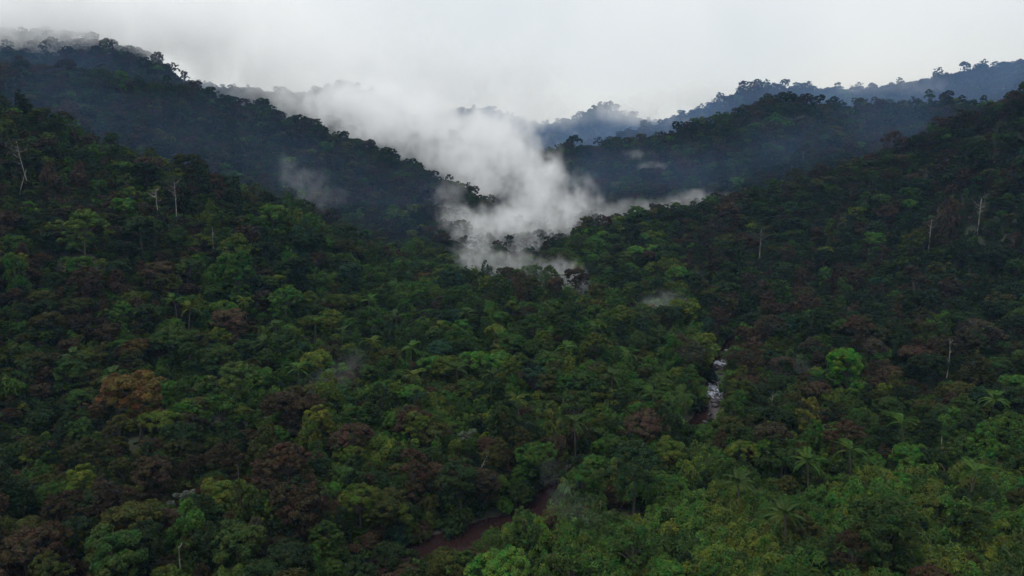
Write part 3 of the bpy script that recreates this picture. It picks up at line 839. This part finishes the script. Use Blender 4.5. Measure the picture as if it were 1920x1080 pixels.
for i in list(tree_rank) + list(bam_rank):
    a, b = pxx[i], pyy[i]
    dd = [math.hypot(a - l[1], b - l[2]) for l in LAND]; k = int(np.argmin(dd)); l = LAND[k]
    dx, dy = a - l[1], b - l[2]
    w = ('left of' if dx < 0 else 'right of') if abs(dx) > abs(dy) else ('above' if dy < 0 else 'below')
    hab = 'bamboo' if is_bam[i] else STYLES[style_i[i]]
    desc.setdefault((TN[tint_i[i]], hab, w, l[0]), []).append((dd[k], i))
label = {}
for (cn, hab, w, l), mem in desc.items():
    mem.sort()
    for q, (_, i) in enumerate(mem):
        near = '' if len(mem) == 1 else ', %snearest such' % ORD[min(q, 23)]
        label[i] = '%s %s %s %s%s' % (cn, HAB[hab], w, l, near)

# ------------------------------------------------------------------ single trees
def put_tree(name, k, tint_, x, y, z, s, sz, rz, lab, group=None, bark=None):
    r = bpy.data.objects.new(name, None); col.objects.link(r)
    r.empty_display_size = .5
    r.location = (x, y, z); r.scale = (s, s, sz); r.rotation_euler = (0, 0, rz)
    tag(r, lab, 'tree', group)
    t = obj('trunk', NEAR[k]['trunk'], r); c = obj('crown', NEAR[k]['crown'], r)
    c['tint'] = [float(v) for v in tint_]
    if bark:
        t.material_slots[0].link = 'OBJECT'; t.material_slots[0].material = bark
    return r
for i in tree_rank:
    s = float(scale[i])
    put_tree('broadleaf_tree', int(style_i[i]), tint[i], X[i], Y[i], Z[i] - .2, s, s, float(rot[i]), label[i], 'trees of the valley forest')
for nm, k, tn, x, y, g, s, sz, lab in spec_out:
    put_tree(nm, k, tn, x, y, g - .2, s, sz, 1.0 + k, lab, 'trees of the valley forest', M_PALE if 'white limbs' in lab else None)
for i in bam_rank:
    r = bpy.data.objects.new('bamboo_clump', None); col.objects.link(r); r.empty_display_size = .5
    s = float(scale[i]); b = BAMB[int(i) % len(BAMB)]
    r.location = (X[i], Y[i], Z[i] - .2); r.scale = (s, s, s); r.rotation_euler = (0, 0, float(rot[i]))
    tag(r, label[i], 'bamboo', 'bamboo clumps near the river')
    obj('stems', b['stem'], r); f = obj('foliage', b['foliage'], r); f['tint'] = [float(v) for v in tint[i]]

# palms: trunk and separate fronds
palm_lab = {}
PL = []
for j, (x, y, z, s) in enumerate(palm_out):
    a, b = pix(x, y, z + 11 * s)
    dd = [math.hypot(a - l[1], b - l[2]) for l in LAND]; k = int(np.argmin(dd)); l = LAND[k]
    dx, dy = a - l[1], b - l[2]
    w = ('left of' if dx < 0 else 'right of') if abs(dx) > abs(dy) else ('above' if dy < 0 else 'below')
    palm_lab.setdefault((w, l[0]), []).append((dd[k], j))
for (w, l), mem in palm_lab.items():
    mem.sort()
    for q, (_, j) in enumerate(mem):
        x, y, z, s = palm_out[j]; rng = np.random.default_rng(900 + j)
        r = bpy.data.objects.new('palm_tree', None); col.objects.link(r); r.empty_display_size = .5
        r.location = (x, y, z - .2); r.rotation_euler = (0, 0, rng.uniform(0, 6.28)); r.scale = (1.25, 1.25, s)
        tag(r, 'feathery palm %s %s%s' % (w, l, '' if len(mem) == 1 else ', %snearest palm there' % ORD[q]), 'palm', 'palms in the middle of the valley')
        tm, bx, by = PTRUNK[j % 3]; obj('trunk', tm, r)
        tn = TV[TN.index(['mid green', 'leaf green', 'leaf green', 'yellow-green', 'mid green'][j % 5])] * rng.uniform(.8, 1.1)
        nf = 13
        for f in range(nf):
            o = obj('frond', FROND[f % 4], r, (bx, by, 10.9))
            o.rotation_euler = (rng.normal(0, .12), rng.uniform(-.75, .35) if f % 3 else -.9, f * 6.283 / nf * 2.0 + rng.normal(0, .15))
            o.scale = (1, 1, 1 / s); o['tint'] = [float(v) for v in tn]

# pale and dead trees
for j, (x, y, z, h, leafy, lab) in enumerate(snag_out):
    rng = np.random.default_rng(950 + j)
    V, F, tips, P = snag_geo(rng, h, .12 + .00042 * y, 8 if leafy else (10 if 'many-branched' in lab else 3), 3.4 if leafy or 'many' in lab else 1.2)
    r = bpy.data.objects.new('pale_trunk_tree' if leafy else 'dead_tree', None); col.objects.link(r); r.empty_display_size = .5
    r.location = (x, y, z - .2)
    if 'leaning' in lab: r.rotation_euler = (0, math.radians(-8 if 'crown' in lab else 22), 0)
    tag(r, lab, 'tree', 'pale trunks standing out of the forest')
    obj('trunk', mesh_from('trunk', V, [F], [M_PALE], smooth=True), r)
    if leafy:
        lob = [(t, rng.uniform(.9, 1.6), .5) for t in tips]
        V, F, lv = crown_geo(rng, lob, 1500, .6, 'open')
        c = obj('crown', mesh_from('crown', V, [F], [M_LEAF], attrs={'leafvar': ('FACE', lv)}), r); c['tint'] = [.05, .05, .03]

# ------------------------------------------------------------------ boulders
M_ROCK = rock_material()
def rock_mesh(rng):
    import bmesh
    bm = bmesh.new(); bmesh.ops.create_icosphere(bm, subdivisions=3, radius=1.0)
    pl = [(unit(rng.normal(size=3)), rng.uniform(.55, .85)) for _ in range(9)]
    for v in bm.verts:
        p = np.array(v.co)
        for n_, d_ in pl:
            e = p @ n_ - d_
            if e > 0: p = p - n_ * e * .85
        v.co = p
    me = bpy.data.meshes.new('boulder'); bm.to_mesh(me); bm.free(); me.materials.append(M_ROCK)
    return me
ROCKS = [rock_mesh(np.random.default_rng(700 + i)) for i in range(5)]
ROCK_PX = [(1322, 790, .9), (1346, 784, .7), (1330, 776, 1.2), (1352, 770, .8), (1341, 760, 1.5), (1338, 752, 1.2), (1331, 745, 1.0), (1352, 748, .8), (1344, 738, .9), (1333, 731, 1.1), (1349, 727, 1.0),
           (1338, 721, .8), (1345, 712, 1.2), (1341, 705, .9), (1352, 700, 1.1), (1357, 694, .9), (1345, 690, 1.3), (1359, 684, 1.0), (1363, 657, 1.3), (1285, 805, 1.6), (1300, 803, 2.0), (1312, 801, 1.3), (1320, 799, .9), (1372, 664, .9), (1378, 660, 1.0)]
ORDN = 'first second third fourth fifth sixth seventh eighth ninth tenth eleventh twelfth thirteenth fourteenth fifteenth sixteenth seventeenth eighteenth nineteenth'.split()
rock_n = {}
for j, (px, py, r) in enumerate(sorted(ROCK_PX, key=lambda q: -q[1])):
    rng = np.random.default_rng(720 + j)
    lvl = float(np.interp(py, [640, 690, 735, 766, 800], [7.2, 6.4, 5, 4, 3.3]))
    p = at_level(px, py, lvl + .2)
    o = obj('boulder', ROCKS[j % 5]); o.location = (p[0], p[1], max(lvl, ground_at(p[0], p[1])) + .05 * r)
    o.rotation_euler = (rng.normal(0, .2), rng.normal(0, .2), rng.uniform(0, 6.28)); o.scale = (r * .95, r * .75, r * .5)
    bank = py > 797
    o['tint'] = [.12, .075, .06] if bank else ([.2, .16, .15] if 655 <= py < 666 else [.03, .027, .028])
    what = 'pinkish brown boulder on the bank below the rapids' if bank else 'pale boulder in the dark pool above the rapids' if py < 666 else 'dark wet boulder in the white rapids'
    rock_n[what] = rock_n.get(what, 0) + 1
    tag(o, '%s, %s from the bottom' % (what, ORDN[rock_n[what] - 1]), 'boulder', 'boulders of the rapids')

# ------------------------------------------------------------------ the mass of the forest
def scatter(name, P, idx, rz, scl, tn, lab):
    n = len(P)
    me = bpy.data.meshes.new(name); me.vertices.add(n); me.vertices.foreach_set('co', np.asarray(P, np.float32).ravel())
    a = me.attributes.new('pick', 'INT', 'POINT'); a.data.foreach_set('value', np.asarray(idx, np.int32))
    a = me.attributes.new('turn', 'FLOAT_VECTOR', 'POINT'); a.data.foreach_set('vector', np.stack([np.zeros(n), np.zeros(n), rz], 1).astype(np.float32).ravel())
    a = me.attributes.new('size', 'FLOAT_VECTOR', 'POINT'); a.data.foreach_set('vector', np.asarray(scl, np.float32).ravel())
    a = me.attributes.new('tint', 'FLOAT_VECTOR', 'POINT'); a.data.foreach_set('vector', np.asarray(tn, np.float32).ravel())
    o = obj(name, me); tag(o, lab, kind='stuff')
    ng = bpy.data.node_groups.new(name + '_scatter', 'GeometryNodeTree')
    ng.interface.new_socket('Geometry', in_out='INPUT', socket_type='NodeSocketGeometry'); ng.interface.new_socket('Geometry', in_out='OUTPUT', socket_type='NodeSocketGeometry')
    nn, ll = ng.nodes, ng.links
    gi, go = nn.new('NodeGroupInput'), nn.new('NodeGroupOutput')
    ci = nn.new('GeometryNodeCollectionInfo'); ci.inputs['Collection'].default_value = STUFF; ci.inputs['Separate Children'].default_value = True; ci.inputs['Reset Children'].default_value = True
    ip = nn.new('GeometryNodeInstanceOnPoints'); ip.inputs['Pick Instance'].default_value = True
    def na(nm, ty):
        q = nn.new('GeometryNodeInputNamedAttribute'); q.data_type = ty; q.inputs['Name'].default_value = nm; return q.outputs['Attribute']
    e2r = nn.new('FunctionNodeEulerToRotation')
    ll.new(na('turn', 'FLOAT_VECTOR'), e2r.inputs[0]); ll.new(e2r.outputs[0], ip.inputs['Rotation'])
    ll.new(na('pick', 'INT'), ip.inputs['Instance Index']); ll.new(na('size', 'FLOAT_VECTOR'), ip.inputs['Scale'])
    m2p = nn.new('GeometryNodeMeshToPoints')
    ll.new(gi.outputs[0], m2p.inputs['Mesh']); ll.new(m2p.outputs[0], ip.inputs['Points'])
    ll.new(ci.outputs[0], ip.inputs['Instance']); ll.new(ip.outputs[0], go.inputs[0])
    md = o.modifiers.new('scatter', 'NODES'); md.node_group = ng
    return o
nm = ~single
idx = np.where(is_bam, np.array([proto_index['bamboo%d' % (k % 5)] for k in range(N)]),
               np.where(Y < 330, np.array([proto_index['near%d' % s] for s in range(len(STYLES))])[style_i], np.array([proto_index['mid%d' % s] for s in range(len(STYLES))])[style_i]))
sv = np.stack([scale, scale, scale * RNG.uniform(.88, 1.15, N)], 1)
scatter('forest', np.stack([X, Y, Z - .2], 1)[nm], idx[nm], rot[nm], sv[nm], tint[nm], 'dense rainforest covering the valley sides and hills')
# undergrowth between the trees
g = jitter_grid(-330, 330, 85, 400, 3.4, RNG); g = g[np.abs(g[:, 0]) < .76 * g[:, 1] + 20]
rd2, rl2, ry2 = river_dist(g[:, 0], g[:, 1]); g = g[rd2 > river_half(ry2) + .9 + RNG.uniform(-.6, 1.0, len(g))]
gz = height(g[:, 0], g[:, 1]); sc2 = RNG.uniform(.7, 2.2, len(g))
fr2 = blocked(g[:, 0], g[:, 1], gz, sc2 * 2.6, sc2 * 1.8)
sc2 = np.where(fr2 < 2.6 * sc2, np.clip(fr2 / 2.6, .3, 1.6), sc2)
ti = RNG.choice(len(TN), len(g), p=[.25, .25, .16, .1, .12, .06, .03, .02, .01])
scatter('undergrowth', np.stack([g[:, 0], g[:, 1], gz - .15], 1), np.array([proto_index['shrub%d' % k] for k in range(3)])[RNG.integers(0, 3, len(g))], RNG.uniform(0, 6.28, len(g)),
        np.stack([sc2] * 3, 1), TV[ti] * RNG.uniform(.7, 1.2, (len(g), 1)), 'low bushes filling the gaps between trees and the river banks')
print('trees', N, 'single', single.sum(), 'shrubs', len(g), 'terrain/hid', int(hid.sum()))

# ------------------------------------------------------------------ haze and mist
def volume_material(name, colour, density, aniso=0.0, attr=True):
    m, n, l = new_mat(name)
    out = n.new('ShaderNodeOutputMaterial'); v = n.new('ShaderNodeVolumePrincipled')
    v.inputs['Color'].default_value = (*colour, 1); v.inputs['Density'].default_value = density; v.inputs['Anisotropy'].default_value = aniso
    v.inputs['Absorption Color'].default_value = (1, 1, 1, 1)
    if not attr: v.inputs['Density Attribute'].default_value = ''
    l.new(v.outputs[0], out.inputs['Volume'])
    return m

HAZE = 0.00006
def build_haze():
    x0, x1, y0, y1, z0, z1 = -4600, 4600, -400, 4300, -8, 640
    V = [(x, y, z) for z in (z0, z1) for y in (y0, y1) for x in (x0, x1)]
    F = [(0, 2, 3, 1), (4, 5, 7, 6), (0, 1, 5, 4), (1, 3, 7, 5), (3, 2, 6, 7), (2, 0, 4, 6)]
    me = mesh_from('haze', V, [np.array(F)], [volume_material('haze', (.3, .56, 1.0), HAZE, .1, False)])
    tag(obj('haze', me), 'pale blue haze filling the valley air', kind='stuff')
build_haze()

M_MIST = volume_material('mist', (.985, .99, 1.0), 1.0, 0.0)
def mist(name, puffs, dens, nscale, amp, voxel, lab, edge=.35, seed=0.0, mat=None, torn=.95):
    """one bank of mist: soft ellipsoids (centre, radii) broken up by noise, held as a fog grid"""
    puffs = [(np.asarray(c, float), np.asarray(r, float)) for c, r in puffs]
    lo = np.min([c - r * 1.6 for c, r in puffs], 0); hi = np.max([c + r * 1.6 for c, r in puffs], 0)
    vol = bpy.data.volumes.new(name); o = obj(name, vol)
    vol.materials.append(mat or M_MIST)
    tag(o, lab, kind='stuff')
    ng = bpy.data.node_groups.new(name + '_fog', 'GeometryNodeTree')
    ng.interface.new_socket('Geometry', in_out='INPUT', socket_type='NodeSocketGeometry'); ng.interface.new_socket('Geometry', in_out='OUTPUT', socket_type='NodeSocketGeometry')
    nn, ll = ng.nodes, ng.links
    go = nn.new('NodeGroupOutput'); pos = nn.new('GeometryNodeInputPosition')
    def math_(op, a, b=None, c=None):
        q = nn.new('ShaderNodeMath'); q.operation = op
        for i, v in enumerate((a, b, c)):
            if v is None: continue
            if isinstance(v, (int, float)): q.inputs[i].default_value = v
            else: ll.new(v, q.inputs[i])
        return q.outputs[0]
    def vmath(op, a, b):
        q = nn.new('ShaderNodeVectorMath'); q.operation = op
        for i, v in enumerate((a, b)):
            if isinstance(v, tuple): q.inputs[i].default_value = v
            elif v is not None: ll.new(v, q.inputs[i])
        return q
    off = vmath('ADD', pos.outputs[0], (seed * 37.1, seed * 11.7, -seed * 23.3)).outputs[0]
    n1_ = nn.new('ShaderNodeTexNoise'); n1_.inputs['Scale'].default_value = nscale; n1_.inputs['Detail'].default_value = 6; n1_.inputs['Roughness'].default_value = .6
    n1_.inputs['Distortion'].default_value = .6
    ll.new(off, n1_.inputs['Vector'])
    acc = None
    for c, r in puffs:
        d = vmath('SUBTRACT', pos.outputs[0], tuple(c)); q = vmath('DIVIDE', d.outputs[0], tuple(r)); L = vmath('LENGTH', q.outputs[0], None)
        f = math_('SUBTRACT', 1.0, L.outputs['Value'])
        acc = f if acc is None else math_('SMOOTH_MAX', acc, f, .25)
    n2_ = nn.new('ShaderNodeTexNoise'); n2_.inputs['Scale'].default_value = nscale * 3.7; n2_.inputs['Detail'].default_value = 6; n2_.inputs['Roughness'].default_value = .62
    n2_.inputs['Distortion'].default_value = 1.0
    ll.new(vmath('MULTIPLY', off, (1.0, 1.0, .7)).outputs[0], n2_.inputs['Vector'])
    nz = math_('MULTIPLY', math_('SUBTRACT', n1_.outputs[0], .5), amp)
    nz = math_('MULTIPLY_ADD', math_('SUBTRACT', n2_.outputs[0], .5), amp * .7, nz)
    s = math_('ADD', acc, nz)
    mr = nn.new('ShaderNodeMapRange'); mr.interpolation_type = 'SMOOTHSTEP'
    mr.inputs['From Min'].default_value = 0.0; mr.inputs['From Max'].default_value = edge; mr.inputs['To Max'].default_value = dens
    ll.new(s, mr.inputs['Value'])
    tear = nn.new('ShaderNodeMapRange'); tear.interpolation_type = 'SMOOTHSTEP'
    tear.inputs['From Min'].default_value = .36; tear.inputs['From Max'].default_value = .62; tear.inputs['To Min'].default_value = 1 - torn; tear.inputs['To Max'].default_value = 1.0 + torn * .4
    ll.new(n2_.outputs[0], tear.inputs['Value'])
    dn = math_('MULTIPLY', mr.outputs[0], tear.outputs[0])
    vc = nn.new('GeometryNodeVolumeCube')
    ll.new(dn, vc.inputs['Density'])
    vc.inputs['Min'].default_value = tuple(lo); vc.inputs['Max'].default_value = tuple(hi)
    for k, ax in enumerate('XYZ'): vc.inputs['Resolution ' + ax].default_value = int(np.clip((hi[k] - lo[k]) / voxel, 8, 220))
    sm = nn.new('GeometryNodeSetMaterial'); sm.inputs['Material'].default_value = mat or M_MIST
    ll.new(vc.outputs[0], sm.inputs[0]); ll.new(sm.outputs[0], go.inputs[0])
    o.modifiers.new('fog', 'NODES').node_group = ng
    return o

M_BLUE = volume_material('blue_mist', (.33, .54, 1.0), 1.0, .1)
def pf(px, py, Y, rx, rz, ry=None):
    """puff at a place, radii in metres: across, up, and along the view"""
    return at_depth(px, py, Y), (rx, ry or rx, rz)
mist('mist', [pf(868, 462, 560, 20, 18), pf(905, 440, 565, 26, 20), pf(960, 420, 575, 28, 18), pf(1030, 420, 590, 34, 18), pf(985, 462, 555, 26, 9), pf(870, 415, 590, 16, 14)], .03, .03, 3.4, 2.0, 'torn white mist at the foot of the valley mist column', edge=.7, seed=1, torn=.75)
mist('mist', [pf(1000, 375, 660, 44, 32), pf(1065, 390, 640, 26, 16), pf(985, 320, 740, 38, 32), pf(900, 325, 760, 46, 42), pf(965, 250, 800, 26, 46), pf(860, 265, 840, 64, 42),
              pf(770, 230, 880, 84, 40), pf(680, 200, 920, 90, 36)], .028, .019, 3.4, 3.0, 'thick white mist rising in the middle of the valley', edge=.7, seed=2, torn=.72)
mist('mist', [pf(620, 160, 960, 130, 60, 70), pf(500, 110, 970, 130, 70, 70), pf(400, 60, 980, 130, 75, 70), pf(800, 190, 980, 110, 45, 60), pf(720, 110, 1000, 160, 60, 60), pf(900, 150, 1020, 140, 55, 60)], .014, .011, 2.0, 7, 'white cloud bank hiding the hills behind the left ridge', edge=.6, seed=2.5)
mist('mist', [pf(40, 30, 840, 150, 44, 90), pf(170, 48, 850, 90, 34, 80), pf(-120, 50, 840, 120, 60, 90), pf(310, 50, 870, 90, 45, 70)], .02, .016, 1.7, 6, 'low cloud sitting on the top left summit', seed=3)
mist('mist', [pf(900, 482, 440, 16, 11, 12), pf(960, 496, 430, 18, 9, 12), pf(1035, 515, 415, 18, 9, 12), pf(1075, 535, 400, 12, 6, 10)], .028, .05, 2.4, 1.6, 'thin mist lying low in front of the right spur tip', seed=4)
mist('mist', [pf(1225, 392, 600, 34, 11, 22), pf(1160, 405, 600, 26, 9, 20), pf(1310, 375, 610, 30, 8, 20)], .014, .035, 2.2, 2.5, 'strip of mist behind the crest of the right spur', seed=5)
mist('mist', [pf(575, 345, 500, 16, 12), pf(600, 365, 495, 14, 8), pf(550, 325, 505, 10, 10)], .006, .04, 3.2, 1.4, 'small wisp of mist on the left ridge face', seed=6)
mist('mist', [pf(1235, 575, 345, 12, 7), pf(1215, 610, 335, 12, 8), pf(1260, 560, 350, 9, 5)], .007, .06, 2.4, 1.2, 'faint wisp of mist above the trees left of the rapids', seed=7)
mist('mist', [pf(655, 680, 240, 6, 5), pf(620, 715, 235, 8, 4), pf(585, 735, 232, 9, 3)], .005, .08, 2.4, .8, 'faint slanting wisp of mist over the left trees', seed=8)
mist('mist', [pf(1055, 925, 165, 4, 4), pf(1080, 955, 160, 6, 3), pf(1035, 885, 168, 3, 5)], .006, .13, 3.2, .8, 'faint mist drifting over the river bend near the bamboo', seed=9)
mist('mist', [pf(1480, 705, 262, 9, 6), pf(1455, 735, 258, 7, 5)], .006, .08, 2.2, 1, 'faint bluish wisp of mist right of the rapids', seed=10)
mist('mist', [pf(850, 360, 630, 16, 12), pf(830, 380, 625, 12, 8)], .011, .04, 2.2, 2, 'small patch of mist at the foot of the left ridge', seed=11)
mist('mist', [pf(1225, 312, 760, 14, 6), pf(1190, 290, 780, 12, 5)], .009, .05, 2.2, 2, 'tiny wisp of mist on the right hill', seed=12)
mist('mist', [pf(1010, 215, 1500, 90, 30, 60), pf(1200, 205, 1500, 70, 26, 60), pf(900, 235, 1500, 100, 30, 60), pf(1330, 180, 1500, 120, 30, 60)], .012, .012, 2.0, 10, 'pale cloud drifting over the far hills at the valley head', seed=13)
mist('mist', [pf(1300, 230, 1060, 200, 90, 120), pf(1550, 200, 1020, 200, 90, 120), pf(1850, 170, 950, 200, 100, 120), pf(1100, 250, 1350, 200, 90, 140), pf(950, 230, 1400, 200, 90, 140)], .0024, .008, .6, 16, 'blue haze filling the gap behind the right hill', torn=.3, edge=.8, seed=14, mat=M_BLUE)
mist('mist', [pf(100, 170, 760, 160, 70, 90), pf(330, 200, 770, 120, 50, 70), pf(-150, 150, 740, 160, 80, 90)], .0011, .01, .6, 14, 'blue haze in front of the top left summit', torn=.3, edge=.8, seed=15, mat=M_BLUE)
mist('mist', [pf(150, 230, 520, 120, 70, 80), pf(350, 290, 520, 110, 65, 80), pf(550, 340, 530, 90, 55, 70), pf(750, 390, 530, 80, 45, 60)], .0009, .014, .7, 9, 'thin blue haze between the left spur and the left ridge', torn=.3, edge=.9, seed=16, mat=M_BLUE)
mist('mist', [pf(1300, 330, 650, 90, 40, 60), pf(1500, 300, 640, 90, 50, 60), pf(1680, 230, 620, 80, 60, 60), pf(1130, 330, 680, 70, 46, 60)], .0013, .014, .7, 9, 'thin blue haze between the right spur and the right hill', torn=.3, edge=.8, seed=17, mat=M_BLUE)
mist('mist', [pf(1690, 160, 1090, 80, 14, 40), pf(1600, 165, 1120, 60, 10, 40), pf(1230, 226, 1200, 90, 18, 40), pf(1130, 215, 1300, 90, 20, 50)], .003, .02, 2.2, 6, 'pale cloud trailing over the crest of the far right ridge', edge=.6, seed=18)
